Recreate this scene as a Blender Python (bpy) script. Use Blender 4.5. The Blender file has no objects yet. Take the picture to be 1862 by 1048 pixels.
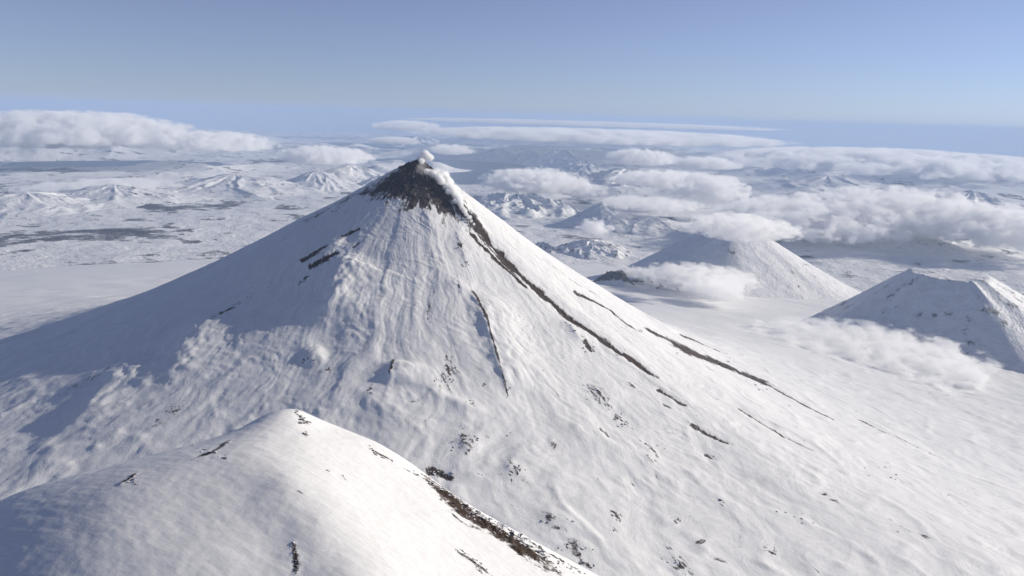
import bpy, math, random
import numpy as np
from mathutils import Matrix, Vector

# ------------------------------------------------------------------ camera, sky, sun, exposure
scene = bpy.context.scene
FPX = 1440.0                      # focal length in pixels of the 1862 px wide photograph
EYE_Y = 211.0                     # photograph row of eye level at the picture's centre column
CAM_Z = 2840.0
PITCH = math.atan((524 - EYE_Y) / FPX)
ROLL = math.radians(-1.7)
cam_data = bpy.data.cameras.new("camera")
cam_data.sensor_width = 36.0
cam_data.lens = FPX / 1862.0 * 36.0
cam_data.clip_start = 5.0
cam_data.clip_end = 500000.0
cam = bpy.data.objects.new("camera", cam_data)
scene.collection.objects.link(cam)
CAM_M = Matrix.Translation((0, 0, CAM_Z)) @ Matrix.Rotation(math.pi / 2 - PITCH, 4, 'X') @ Matrix.Rotation(-ROLL, 4, 'Z')
cam.matrix_world = CAM_M
scene.camera = cam

SUN_AZ = math.radians(71)         # clockwise from the viewing direction (+Y)
SUN_EL = math.radians(20.3)
world = bpy.data.worlds.new("World")
scene.world = world
world.use_nodes = True
wn = world.node_tree
sky = wn.nodes.new("ShaderNodeTexSky")
sky.sky_type = 'NISHITA'
sky.sun_disc = False
sky.sun_elevation = SUN_EL
sky.sun_rotation = SUN_AZ
sky.altitude = 2800
sky.air_density = 1.0
sky.dust_density = 0.0
sky.ozone_density = 6.0
hs = wn.nodes.new("ShaderNodeHueSaturation")
hs.inputs["Saturation"].default_value = 0.70
wn.links.new(sky.outputs[0], hs.inputs["Color"])
tint = wn.nodes.new("ShaderNodeMix"); tint.data_type = 'RGBA'; tint.blend_type = 'MULTIPLY'
tint.inputs[0].default_value = 1.0
tint.inputs[7].default_value = (1.02, 0.97, 1.07, 1)
wn.links.new(hs.outputs[0], tint.inputs[6])
wn.links.new(tint.outputs[2], wn.nodes["Background"].inputs[0])
wn.nodes["Background"].inputs[1].default_value = 0.078

sun_d = bpy.data.lights.new("sun", 'SUN')
sun_d.energy = 4.9
sun_d.angle = math.radians(0.53)
sun_d.color = (1.0, 0.92, 0.79)
sun = bpy.data.objects.new("sun", sun_d)
scene.collection.objects.link(sun)
sdir = Vector((math.sin(SUN_AZ) * math.cos(SUN_EL), math.cos(SUN_AZ) * math.cos(SUN_EL), math.sin(SUN_EL)))
sun.rotation_euler = sdir.to_track_quat('Z', 'Y').to_euler()
sun.location = (3000, 0, 6000)

scene.view_settings.view_transform = 'Standard'
scene.view_settings.look = 'None'
scene.view_settings.exposure = 0.2
scene.view_settings.gamma = 1.0
scene.render.engine = 'CYCLES'
scene.cycles.use_denoising = True
scene.cycles.max_bounces = 16
scene.cycles.diffuse_bounces = 1
scene.cycles.glossy_bounces = 2
scene.cycles.transparent_max_bounces = 32
scene.cycles.volume_bounces = 14
scene.cycles.volume_step_rate = 0.4
scene.cycles.volume_max_steps = 256

col = scene.collection

# ------------------------------------------------------------------ pixel -> direction, noise, small helpers
R_EARTH = 7.4e6                   # with refraction
CM = np.array(CAM_M.to_3x3())
C0 = np.array([0, 0, CAM_Z])


def ray(px, py):
    d = CM @ np.array([(px - 931.0) / FPX, (524.0 - py) / FPX, -1.0])
    return d / math.hypot(d[0], d[1])        # unit HORIZONTAL length


def at(px, py, dist):
    """point at horizontal distance dist along the pixel's direction"""
    return C0 + ray(px, py) * dist


def hit(px, py, H, d0=400.0, d1=60000.0, n=900):
    d = ray(px, py)
    t = np.geomspace(d0, d1, n)
    f = CAM_Z + d[2] * t - H(d[0] * t, d[1] * t)
    k = np.argmax(f < 0)
    if f[k] >= 0:
        return None
    lo, hi = t[max(k - 1, 0)], t[k]
    for _ in range(30):
        m = 0.5 * (lo + hi)
        if CAM_Z + d[2] * m - H(np.array([d[0] * m]), np.array([d[1] * m]))[0] < 0:
            hi = m
        else:
            lo = m
    return np.array([d[0] * hi, d[1] * hi])


def drop(d2):
    return d2 / (2 * R_EARTH)


_r = np.random.RandomState(7)
PERM = _r.permutation(4096).astype(np.int64)
GA = _r.rand(4096) * 2 * math.pi
GX, GY = np.cos(GA).astype(np.float32), np.sin(GA).astype(np.float32)


def noise(x, y, seed=0):
    """2D gradient noise, about -0.7..0.7"""
    x = np.asarray(x, float); y = np.asarray(y, float)
    xi = np.floor(x).astype(np.int64); yi = np.floor(y).astype(np.int64)
    xf = x - xi; yf = y - yi
    u = xf * xf * xf * (xf * (xf * 6 - 15) + 10); v = yf * yf * yf * (yf * (yf * 6 - 15) + 10)

    def g(ix, iy, fx, fy):
        h = PERM[(PERM[(ix + seed * 131) & 4095] + iy) & 4095]
        return GX[h] * fx + GY[h] * fy
    a = g(xi, yi, xf, yf); b = g(xi + 1, yi, xf - 1, yf)
    c = g(xi, yi + 1, xf, yf - 1); d = g(xi + 1, yi + 1, xf - 1, yf - 1)
    return (a + u * (b - a)) * (1 - v) + (c + u * (d - c)) * v


def fbm(x, y, octaves=5, seed=0, gain=0.5):
    s = 0; a = 1.0; f = 1.0
    for i in range(octaves):
        s = s + a * noise(x * f, y * f, seed + i); a *= gain; f *= 2.03
    return s


def ridged(x, y, octaves=5, seed=0, gain=0.5):
    s = 0; a = 1.0; f = 1.0; w = 1.0
    for i in range(octaves):
        n = (1 - np.abs(noise(x * f, y * f, seed + i)) * 1.9) ** 2
        s = s + a * n * w; w = np.clip(n, 0, 1); a *= gain; f *= 2.07
    return s


def sst(a, b, x):
    t = np.clip((x - a) / (b - a), 0, 1)
    return t * t * (3 - 2 * t)


def polydist(P, x, y):
    """signed distance (+ on the right-hand side when walking along P) and along-parameter 0..1"""
    P = np.asarray(P, float)
    seg = np.hypot(*(P[1:] - P[:-1]).T); cum = np.concatenate([[0], np.cumsum(seg)])
    best = np.full(x.shape, 1e18); sg = np.zeros(x.shape); al = np.zeros(x.shape)
    for i in range(len(P) - 1):
        ax, ay = P[i]; bx, by = P[i + 1] - P[i]
        L2 = bx * bx + by * by
        t = ((x - ax) * bx + (y - ay) * by) / L2
        tc = np.clip(t, 0, 1)
        dx = x - ax - tc * bx; dy = y - ay - tc * by
        d2 = dx * dx + dy * dy
        m = d2 < best
        cr = bx * (y - ay) - by * (x - ax)
        best = np.where(m, d2, best)
        sg = np.where(m, np.where(cr < 0, 1.0, -1.0), sg)
        al = np.where(m, (cum[i] + tc * seg[i]) / cum[-1], al)
    return np.sqrt(best) * sg, al


def inpoly(P, x, y):
    """signed distance to a polygon, negative inside"""
    P = list(P) + [P[0]]
    d, _ = polydist(P, x, y)
    d = np.abs(d)
    ins = np.zeros(x.shape, bool)
    for i in range(len(P) - 1):
        (x0, y0), (x1, y1) = P[i], P[i + 1]
        if y0 == y1:
            continue
        c = ((y0 > y) != (y1 > y)) & (x < (x1 - x0) * (y - y0) / (y1 - y0) + x0)
        ins ^= c
    return np.where(ins, -d, d)


def tag(o, label, cat, group=None, kind=None):
    o["label"] = label; o["category"] = cat
    if group: o["group"] = group
    if kind: o["kind"] = kind
    return o


def grid_mesh(name, X, Y, Z, mat, attrs=None, wrap=False, flip=False):
    """X,Y,Z are 2D arrays in local coordinates -> one smooth mesh object"""
    n, m = X.shape
    co = np.stack([X, Y, Z], -1).reshape(-1, 3).astype(np.float32)
    i, j = np.meshgrid(np.arange(n - 1), np.arange(m if wrap else m - 1), indexing='ij')
    jn = (j + 1) % m
    q = np.stack([i * m + j, (i + 1) * m + j, (i + 1) * m + jn, i * m + jn], -1).reshape(-1, 4)
    if flip:
        q = q[:, ::-1]
    me = bpy.data.meshes.new(name)
    me.vertices.add(len(co)); me.vertices.foreach_set("co", co.ravel())
    me.loops.add(q.size); me.loops.foreach_set("vertex_index", q.ravel().astype(np.int32))
    me.polygons.add(len(q))
    me.polygons.foreach_set("loop_start", np.arange(0, q.size, 4, dtype=np.int32))
    me.polygons.foreach_set("loop_total", np.full(len(q), 4, dtype=np.int32))
    me.polygons.foreach_set("use_smooth", np.ones(len(q), bool))
    me.update(calc_edges=True)
    for k, v in (attrs or {}).items():
        v = np.asarray(v, np.float32)
        if v.ndim == X.ndim:
            a = me.attributes.new(k, 'FLOAT', 'POINT'); a.data.foreach_set("value", v.ravel())
        else:
            a = me.attributes.new(k, 'FLOAT_VECTOR', 'POINT'); a.data.foreach_set("vector", v.reshape(-1))
    me.materials.append(mat)
    o = bpy.data.objects.new(name, me)
    col.objects.link(o)
    return o


# ------------------------------------------------------------------ materials
def new_mat(name):
    m = bpy.data.materials.new(name); m.use_nodes = True
    nt = m.node_tree
    for n in list(nt.nodes):
        if n.type != 'OUTPUT_MATERIAL':
            nt.nodes.remove(n)
    return m, nt, nt.nodes["Material Output"]


class N:
    def __init__(s, nt): s.nt = nt
    def node(s, t, **kw):
        n = s.nt.nodes.new(t)
        for k, v in kw.items(): setattr(n, k, v)
        return n
    def link(s, a, b): s.nt.links.new(a, b)
    def put(s, sock, v):
        if isinstance(v, bpy.types.NodeSocket): s.link(v, sock)
        else: sock.default_value = v
    def math(s, op, a, b=None, c=None, clamp=False):
        n = s.node("ShaderNodeMath", operation=op, use_clamp=clamp)
        s.put(n.inputs[0], a)
        if b is not None: s.put(n.inputs[1], b)
        if c is not None: s.put(n.inputs[2], c)
        return n.outputs[0]
    def noise(s, vec, scale, detail=4.0, rough=0.5, dist=0.0):
        n = s.node("ShaderNodeTexNoise")
        s.link(vec, n.inputs["Vector"])
        n.inputs["Scale"].default_value = scale; n.inputs["Detail"].default_value = detail
        n.inputs["Roughness"].default_value = rough; n.inputs["Distortion"].default_value = dist
        return n.outputs["Fac"]
    def maprange(s, v, a, b, c=0.0, d=1.0, smooth=True):
        n = s.node("ShaderNodeMapRange", interpolation_type='SMOOTHSTEP' if smooth else 'LINEAR')
        s.put(n.inputs[0], v)
        for i, w in enumerate((a, b, c, d)): n.inputs[i + 1].default_value = w
        return n.outputs[0]
    def mix(s, f, a, b):
        n = s.node("ShaderNodeMix", data_type='RGBA')
        s.put(n.inputs[0], f)
        s.put(n.inputs[6], a if isinstance(a, bpy.types.NodeSocket) else (*a, 1)); s.put(n.inputs[7], b if isinstance(b, bpy.types.NodeSocket) else (*b, 1))
        return n.outputs[2]
    def attr(s, name, out="Fac"):
        n = s.node("ShaderNodeAttribute", attribute_name=name)
        return n.outputs[out]


def terrain_mat(name, unit, snow=(0.80, 0.80, 0.80), rockc=((0.030, 0.024, 0.020), (0.085, 0.062, 0.047)), bump=1.0, flow=True, soft=0.35, dusting=0.8):
    """snow with bare rock/ash where the 'rock' attribute says so; unit = metres of the fine grain"""
    m, nt, out = new_mat(name); g = N(nt)
    pos = g.node("ShaderNodeNewGeometry").outputs["Position"]
    n1 = g.noise(pos, 1 / (unit * 6), 6, 0.62)
    n2 = g.noise(pos, 1 / unit, 4, 0.6)
    rock = g.attr("rock")
    if flow:
        fl = g.attr("flow", "Vector")
        nf = g.noise(fl, 1.0, 5, 0.6)
        e = g.math('ADD', g.math('MULTIPLY', g.math('SUBTRACT', n1, 0.5), 1.1), g.math('MULTIPLY', g.math('SUBTRACT', nf, 0.5), 1.3))
    else:
        nf = n1
        e = g.math('MULTIPLY', g.math('SUBTRACT', n1, 0.5), 2.0)
    e = g.math('ADD', e, g.math('MULTIPLY', g.math('SUBTRACT', n2, 0.5), 0.5))
    f = g.maprange(g.math('ADD', rock, g.math('MULTIPLY', e, g.maprange(rock, 0.0, 0.12, 0.0, 1.0))), 0.5 - soft / 2, 0.5 + soft / 2)
    n3 = g.noise(fl if flow else pos, 3.1 if flow else 1.7 / unit, 5, 0.7)
    dust = g.math('MULTIPLY', g.maprange(n3, 0.50, 0.60), g.maprange(rock, 1.0, 0.5, 0.04, 1.0))
    f = g.math('MULTIPLY', f, g.math('SUBTRACT', 1.0, g.math('MULTIPLY', dust, dusting)))
    rc = g.mix(g.maprange(n2, 0.35, 0.7), rockc[0], rockc[1])
    rc = g.mix(g.attr("ash"), rc, g.mix(g.maprange(n2, 0.35, 0.7), (0.013, 0.011, 0.012), (0.048, 0.038, 0.035)))
    sc = g.mix(g.maprange(nf, 0.35, 0.65), snow, tuple(c * 0.9 for c in snow))
    c = g.mix(f, sc, rc)
    b = g.node("ShaderNodeBsdfPrincipled")
    g.link(c, b.inputs["Base Color"])
    g.put(b.inputs["Roughness"], g.maprange(f, 0, 1, 0.55, 0.85))
    b.inputs["Specular IOR Level"].default_value = 0.25
    h = g.math('ADD', g.math('MULTIPLY', n1, unit * 1.3), g.math('MULTIPLY', n2, unit * 0.35))
    if flow:
        h = g.math('ADD', h, g.math('MULTIPLY', nf, unit * 0.5))
    h = g.math('MULTIPLY', h, g.maprange(f, 0, 1, 1.0, 2.0))
    bn = g.node("ShaderNodeBump"); bn.inputs["Strength"].default_value = 1.0
    bn.inputs["Distance"].default_value = bump
    g.link(h, bn.inputs["Height"]); g.link(bn.outputs[0], b.inputs["Normal"])
    g.link(b.outputs[0], out.inputs["Surface"])
    return m


M_VOLC = terrain_mat("volcano_snow_and_ash", 7.0, bump=0.3, rockc=((0.016, 0.010, 0.008), (0.085, 0.050, 0.032)), soft=0.34)
M_FORE = terrain_mat("near_ridge_snow", 2.0, bump=0.18, dusting=0.6, rockc=((0.016, 0.008, 0.004), (0.065, 0.034, 0.017)))
M_FAR = terrain_mat("far_snow", 70.0, bump=0.8, flow=False, rockc=((0.03, 0.03, 0.035), (0.07, 0.065, 0.07)))
M_HILL = terrain_mat("hill_snow", 25.0, bump=0.8, flow=False)


def rock_material():
    m, nt, out = new_mat("bare_lava_rock"); g = N(nt)
    geo = g.node("ShaderNodeNewGeometry")
    n = g.noise(geo.outputs["Position"], 0.35, 5, 0.65)
    up = g.node("ShaderNodeSeparateXYZ"); g.link(geo.outputs["Normal"], up.inputs[0])
    c = g.mix(g.maprange(n, 0.35, 0.7), (0.012, 0.009, 0.007), (0.052, 0.036, 0.026))
    sn = g.maprange(g.math('ADD', up.outputs[2], g.math('MULTIPLY', g.math('SUBTRACT', n, 0.5), 1.2)), 0.78, 0.92)
    c = g.mix(sn, c, (0.8, 0.81, 0.84))
    b = g.node("ShaderNodeBsdfPrincipled"); g.link(c, b.inputs["Base Color"]); b.inputs["Roughness"].default_value = 0.85
    bn = g.node("ShaderNodeBump"); bn.inputs["Distance"].default_value = 1.5; g.link(n, bn.inputs["Height"]); g.link(bn.outputs[0], b.inputs["Normal"])
    g.link(b.outputs[0], out.inputs["Surface"])
    return m


M_ROCK = rock_material()

# ------------------------------------------------------------------ the volcano
VX, VY = (at(760, 292, 5000.0))[:2]
VZ = float(at(760, 292, 5000.0)[2])
RK = np.array([0, 300, 700, 1200, 1700, 2200, 2700, 3300, 4200, 5500, 8000, 12000, 16000], float)
PROF = {  # angle about the summit (0 = towards the camera, +90 = right): drop below the summit at RK
    -180: [0, 215, 490, 800, 1060, 1270, 1440, 1600, 1790, 1990, 2230, 2420, 2700],
    -90:  [0, 165, 385, 650, 880, 1070, 1210, 1330, 1470, 1640, 1930, 2300, 2700],
    -45:  [0, 180, 410, 680, 895, 1055, 1170, 1265, 1380, 1530, 1850, 2250, 2700],
    0:    [0, 195, 440, 710, 925, 1085, 1200, 1295, 1390, 1520, 1850, 2300, 2700],
    45:   [0, 210, 475, 770, 1010, 1195, 1335, 1465, 1620, 1810, 2100, 2390, 2700],
    90:   [0, 222, 505, 835, 1120, 1350, 1530, 1700, 1890, 2085, 2300, 2440, 2700],
    135:  [0, 222, 505, 830, 1100, 1320, 1490, 1660, 1850, 2050, 2270, 2430, 2700],
    180:  [0, 215, 490, 800, 1060, 1270, 1440, 1600, 1790, 1990, 2230, 2420, 2700],
}
PA = np.array(sorted(PROF), float)
PT = np.array([PROF[int(a)] for a in PA])
try:
    from numpy.polynomial import polynomial as _np
except Exception:
    pass


def pchip(xk, yk, x):
    """smooth monotone interpolation"""
    h = np.diff(xk); d = np.diff(yk) / h
    mm = np.zeros(len(xk)); mm[1:-1] = np.where(d[:-1] * d[1:] > 0, 2 * d[:-1] * d[1:] / (d[:-1] + d[1:] + 1e-12), 0)
    mm[0], mm[-1] = d[0], d[-1]
    i = np.clip(np.searchsorted(xk, x) - 1, 0, len(h) - 1)
    t = (x - xk[i]) / h[i]
    return ((1 + 2 * t) * (1 - t) ** 2) * yk[i] + t * (1 - t) ** 2 * h[i] * mm[i] + t * t * (3 - 2 * t) * yk[i + 1] + t * t * (t - 1) * h[i] * mm[i + 1]


def volc_base(x, y):
    dx, dy = x - VX, y - VY
    r = np.sqrt(dx * dx + dy * dy + 34 ** 2) - 34
    ph = np.degrees(np.arctan2(dx, -dy))
    r = np.minimum(r, 15900)
    drops = np.stack([pchip(RK, PT[k], r) for k in range(len(PA))])
    k = np.clip(np.searchsorted(PA, ph) - 1, 0, len(PA) - 2)
    t = (ph - PA[k]) / (PA[k + 1] - PA[k]); t = t * t * (3 - 2 * t)
    idx = np.arange(drops[0].size).reshape(drops[0].shape)
    fl = drops.reshape(len(PA), -1)
    d = fl[k.ravel(), idx.ravel()].reshape(r.shape) * (1 - t) + fl[(k + 1).ravel(), idx.ravel()].reshape(r.shape) * t
    return VZ - d


def vp(*pts):
    return [hit(px, py, volc_base, 1500, 14000) for px, py in pts]


# ridges: picture polyline -> plan polyline on the cone; (height, width left, width right)
RIDGES = []
def ridge(pts, h, wl, wr, tap=0.25):
    P = [p for p in vp(*pts) if p is not None]
    RIDGES.append((np.array(P), h, wl, wr, tap))

ridge([(790, 322), (812, 345), (835, 372), (858, 400), (880, 432)], 34, 70, 45, 0.25)     # edge of the ash cap
ridge([(852, 522), (866, 555), (882, 600), (900, 652), (915, 690), (926, 727)], 30, 55, 190, 0.25)
ridge([(716, 652), (710, 680), (703, 706)], 26, 40, 150, 0.35)
ridge([(812, 400), (828, 420), (838, 450), (846, 490)], 14, 40, 110, 0.35)
ridge([(760, 372), (775, 395), (800, 440)], 10, 30, 90, 0.4)
ridge([(648, 452), (624, 478), (608, 520), (598, 560), (590, 606)], 42, 95, 190, 0.3)     # shoulder that throws the blue shade
ridge([(560, 470), (590, 455), (640, 436)], 18, 70, 40, 0.4)
ridge([(660, 350), (625, 366), (585, 392)], 20, 30, 50, 0.3)
ridge([(545, 660), (570, 648), (600, 640)], 22, 60, 60, 0.4)
ridge([(800, 520), (830, 522), (862, 540)], 14, 50, 60, 0.45)
ridge([(760, 690), (800, 730), (850, 745), (900, 760)], 18, 60, 60, 0.4)
ridge([(1020, 575), (1040, 605), (1075, 640)], 16, 50, 110, 0.4)
ridge([(1075, 690), (1095, 725), (1120, 745)], 14, 60, 120, 0.4)
ridge([(820, 790), (845, 812), (870, 830)], 13, 60, 120, 0.45)
ridge([(900, 840), (935, 860), (960, 880)], 13, 60, 120, 0.45)
ridge([(965, 930), (990, 945), (1030, 955), (1080, 965)], 11, 40, 60, 0.45)
ridge([(1190, 1010), (1230, 1025), (1290, 1046)], 10, 40, 60, 0.45)
ridge([(990, 740), (1060, 790), (1130, 820), (1230, 850)], 14, 90, 160, 0.4)
ridge([(620, 700), (680, 740), (760, 790)], 14, 80, 150, 0.4)
ridge([(380, 560), (330, 640), (300, 720)], 30, 120, 160, 0.35)
ridge([(250, 640), (180, 720), (120, 800)], 30, 120, 160, 0.35)

# dark tracks of ash and lava: picture polyline, half width in metres, channel depth
TRACKS = []
def track(pts, w, depth, strength=1.0):
    P = [p for p in vp(*pts) if p is not None]
    TRACKS.append((np.array(P), w * (1.15 if depth else 1.0), depth, min(strength + 0.08, 1.15)))

track([(846, 392), (868, 415), (900, 450), (935, 490), (970, 522), (1005, 553), (1050, 590), (1100, 624), (1150, 657), (1195, 687)], 18, 9, 1.1)
track([(860, 418), (885, 445), (915, 478), (940, 505)], 5, 5, 0.8)
track([(853, 425), (880, 452), (915, 485), (960, 527)], 9, 6, 1.05)
track([(1040, 528), (1075, 546), (1108, 563), (1140, 590), (1168, 607)], 14, 5, 0.8)
track([(1172, 597), (1215, 617), (1255, 640), (1330, 668)], 18, 6, 0.85)
track([(1222, 624), (1260, 640), (1300, 655), (1335, 670), (1400, 700)], 46, 8, 0.9)
track([(1235, 608), (1280, 628), (1324, 645)], 15, 4, 0.75)
track([(1195, 706), (1215, 718), (1250, 738)], 11, 4, 0.85)
track([(1205, 733), (1222, 742)], 7, 4, 0.7)
track([(1255, 770), (1290, 790), (1330, 808)], 10, 4, 0.7)
track([(1284, 824), (1298, 834)], 8, 4, 0.8)
track([(1062, 622), (1078, 640)], 12, 5, 0.85)
track([(858, 528), (880, 575), (900, 640), (925, 725)], 6, 0, 0.72)
track([(716, 652), (708, 690)], 7, 0, 0.7)
track([(545, 476), (575, 462), (598, 450)], 13, 4, 0.8)
track([(560, 487), (590, 474), (618, 459)], 15, 4, 0.95)
track([(620, 430), (655, 415)], 9, 3, 0.75)
track([(640, 452), (655, 440)], 8, 3, 0.6)
track([(778, 852), (800, 858), (822, 872)], 13, 5, 1.0)
track([(1380, 690), (1450, 730), (1520, 765)], 18, 5, 0.8)
track([(1340, 740), (1420, 790), (1480, 820)], 8, 4, 0.75)
track([(1560, 760), (1640, 800), (1720, 835)], 10, 4, 0.7)
track([(1080, 517), (1130, 545), (1200, 580), (1280, 610)], 6, 3, 0.55)
track([(985, 470), (1040, 510), (1090, 540)], 5, 2, 0.5)

CAP = vp((764, 298), (742, 306), (705, 325), (668, 349), (676, 354), (720, 357), (742, 368), (776, 378), (800, 376), (822, 388), (840, 402), (862, 414), (858, 400), (836, 374), (815, 350), (797, 328), (782, 310))
CAP = [p for p in CAP if p is not None]
# soft-edged exposed-rock patches: picture centre, size in metres (along slope, across), strength
PATCH = [(1130, 760, 50, 16, .62), (1070, 628, 45, 14, .7), (845, 805, 55, 30, .5), (930, 858, 60, 30, .5), (820, 665, 70, 30, .5),
         (805, 690, 50, 30, .48), (1085, 715, 80, 30, .5), (1000, 950, 50, 25, .55), (1045, 1000, 60, 22, .62), (1230, 1022, 70, 30, .62),
         (1120, 935, 25, 12, .65), (860, 735, 40, 18, .5), (560, 655, 40, 16, .55), (595, 675, 30, 16, .55), (672, 715, 40, 12, .62),
         (1060, 1030, 40, 20, .65), (1180, 815, 45, 12, .6), (1100, 790, 35, 10, .6), (1150, 700, 50, 12, .45), (780, 572, 60, 12, .45),
         (835, 527, 60, 10, .45), (848, 480, 22, 12, .6), (836, 450, 14, 10, .6), (805, 405, 30, 14, .5), (880, 700, 25, 8, .5),
         (640, 360, 60, 20, .8), (590, 385, 80, 26, .8), (565, 395, 60, 20, .7), (560, 500, 60, 20, .6), (1290, 1000, 60, 20, .55), (1400, 1000, 60, 20, .5), (1500, 900, 60, 16, .55),
         (1650, 960, 70, 18, .55), (1100, 520, 40, 10, .5), (980, 455, 40, 8, .4), (300, 760, 80, 30, .5), (150, 700, 100, 30, .5), (420, 560, 90, 24, .55)]
PATCH = [(hit(a, b, volc_base, 1500, 14000), c, d, e) for a, b, c, d, e in PATCH]
PATCH = [(p[0], p[1] * 1.15, p[2] * 1.15, min(p[3] + 0.14, 0.95)) for p in PATCH if p[0] is not None]


def volc_full(x, y, want=False):
    """height with every feature; also the rock cover (0..1) and flow coordinates"""
    dx, dy = x - VX, y - VY
    r = np.hypot(dx, dy); ph = np.arctan2(dx, -dy)
    z = volc_base(x, y)
    fade = sst(0, 260, r)
    out = sst(9000, 4000, r)
    # broad undulation and gullies that run down the slope
    wob = fbm(x / 520, y / 520, 3, 11) * 0.10 + fbm(x / 160, y / 160, 3, 12) * 0.022
    pw = ph + wob
    rr = np.maximum(r, 1)
    z = z + fbm(pw * 7, r / 1400, 4, 21, 0.38) * 14 * fade * sst(100, 1500, r)
    z = z + fbm(pw * 26, r / 620, 4, 31) * 1.1 * fade * sst(100, 900, r)
    z = z + fbm(pw * 85, r / 300, 3, 36) * 0.45 * fade
    z = z + fbm(x / 420, y / 420, 5, 41) * 9 * fade
    # hummocks low on the slopes
    low = sst(1300, 2400, r)
    z = z + low * np.maximum(ridged(x / 330, y / 330, 4, 45) - 0.95, 0) * 9
    # wind-packed drifts crossing the slope in patches
    drift_mask = sst(0.02, 0.35, fbm(x / 420, y / 420, 3, 51))
    sx = (dx * 0.52 + dy * 0.85); sy = (dx * 0.85 - dy * 0.52)
    wv = fbm(sx / 34 + fbm(x / 110, y / 110, 2, 55) * 1.6, sy / 150, 4, 53)
    z = z + wv * 1.3 * (0.25 + drift_mask) * fade
    z = z + fbm(x / 22, y / 22, 3, 57) * 0.4 * fade
    wp = fbm(x / 170, y / 170, 3, 58)
    crust = ridged(sx / 52 + wp * 2.2, sy / 300 + wp, 4, 59, 0.6) - 0.7
    cm = 0.25 + 1.2 * sst(0.0, 0.4, fbm(x / 330, y / 330, 3, 60) + 0.12 * sst(700, 1600, r))
    z = z + crust * 1.5 * cm * fade
    z = z + (ridged(pw * 55, r / 190, 3, 63, 0.6) - 0.7) * 1.3 * sst(250, 1500, r) * (1.2 - 0.7 * cm)
    z = z + (ridged(x / 75, y / 75, 4, 67, 0.55) - 0.7) * 11 * sst(520, 60, r)
    rockz = np.zeros(x.shape)
    for P, h, wl, wr, tap in RIDGES:
        bb = 4 * max(wl, wr)
        m = (x > P[:, 0].min() - bb) & (x < P[:, 0].max() + bb) & (y > P[:, 1].min() - bb) & (y < P[:, 1].max() + bb)
        if not m.any(): continue
        xm = x[m] + fbm(x[m] / 60, y[m] / 60, 3, 61) * 9; ym = y[m] + fbm(x[m] / 60, y[m] / 60, 3, 64) * 9
        d, a = polydist(P, xm, ym)
        t = sst(0, tap, a) * sst(0, tap, 1 - a)
        # image-left of a line walked downhill is the plan side away from the sun
        f = np.where(d > 0, np.exp(-np.abs(d) / wl * 1.2), np.exp(-(d / wr) ** 2))
        z[m] += h * t * f * (1 + 0.3 * fbm(xm / 70, ym / 70, 2, 66))
    for P, w, dep, st in TRACKS:
        bb = 6 * w + 30
        m = (x > P[:, 0].min() - bb) & (x < P[:, 0].max() + bb) & (y > P[:, 1].min() - bb) & (y < P[:, 1].max() + bb)
        if not m.any(): continue
        wx = fbm(x[m] / 90, y[m] / 90, 3, 71) * w * 0.9
        d, a = polydist(P, x[m] + wx, y[m] + wx)
        ww = w * (0.75 + 0.8 * (0.5 + fbm(a * 14, a * 0 + w, 3, 73))) * (1.25 - 0.6 * a)
        f = np.exp(-(d / ww) ** 2 * 0.7)
        t = np.where(np.abs(d) < 3 * ww, 1, 0) * sst(0, 0.04, a) * sst(0, 0.05, 1 - a)
        z[m] -= dep * f * t
        rockz[m] = np.maximum(rockz[m], f * st * (0.35 + 0.65 * t) * 1.12)
    if not want:
        return z
    # ash cap round the vent
    m = r < 1400
    dc = np.full(x.shape, 1e4)
    if m.any():
        dc[m] = inpoly(CAP, x[m] + fbm(x[m] / 80, y[m] / 80, 4, 81) * 60, y[m] + fbm(x[m] / 80, y[m] / 80, 4, 84) * 60)
    cap = sst(110, -70, dc + 34 * fbm(pw * 30, r / 300, 4, 86) + 45 * fbm(x / 90, y / 90, 4, 87)) * (1 - 0.42 * sst(0.05, 0.45, fbm(pw * 16, r / 260, 4, 88)))
    cap = np.maximum(cap, sst(150, 90, r))
    rockz = np.maximum(rockz, cap * 1.3)
    rbrk = np.clip(ridged(pw * 75 + wp * 2, r / 90 + wp, 3, 93, 0.6) - 0.25, 0, 1.3)
    for p, la, lc, s in PATCH:
        ux, uy = (p[0] - VX), (p[1] - VY); L = math.hypot(ux, uy); ux /= L; uy /= L
        a = (x - p[0]) * ux + (y - p[1]) * uy; c = -(x - p[0]) * uy + (y - p[1]) * ux
        rockz = np.maximum(rockz, 1.25 * s * np.exp(-(a / la / 1.25) ** 2 - (c / lc / 1.25) ** 2) * rbrk)
    # wind-scoured specks along small crests
    sp = fbm(pw * 60, r / 160, 4, 91)
    rockz = np.maximum(rockz, 0.42 * sst(0.42, 0.62, sp) * sst(300, 900, r) * sst(-0.2, 0.25, ph))
    flow = np.stack([pw * rr / 26.0, r / 150.0, ph * 0], -1)
    return z, rockz, flow, cap


def plain_z(x, y):
    return 40.0 - drop(x * x + y * y)


nr, na = 760, 1000
u = np.linspace(0, 1, nr)
rad = 2.0 + 700 * u + 4100 * u ** 2.2 + 9000 * u ** 7
front = np.radians(np.linspace(-118, 118, int(na * 0.86)))
back = np.radians(np.linspace(118, 242, na - len(front) + 2)[1:-1])
ang = np.concatenate([front, back])
RR, AA = np.meshgrid(rad, ang, indexing='ij')
X = VX + RR * np.sin(AA); Y = VY - RR * np.cos(AA)
Z, rock, flow, ash = volc_full(X, Y, True)
Z = Z - sst(7000, 13500, RR) * 260
volcano = grid_mesh("volcano_mountain", X - VX, Y - VY, Z, M_VOLC, {"rock": rock, "flow": flow, "ash": ash}, wrap=True)
volcano.location = (VX, VY, 0)
tag(volcano, "tall snow covered volcano cone with black ash summit and dark lava tracks", "volcano", kind="structure")

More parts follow.
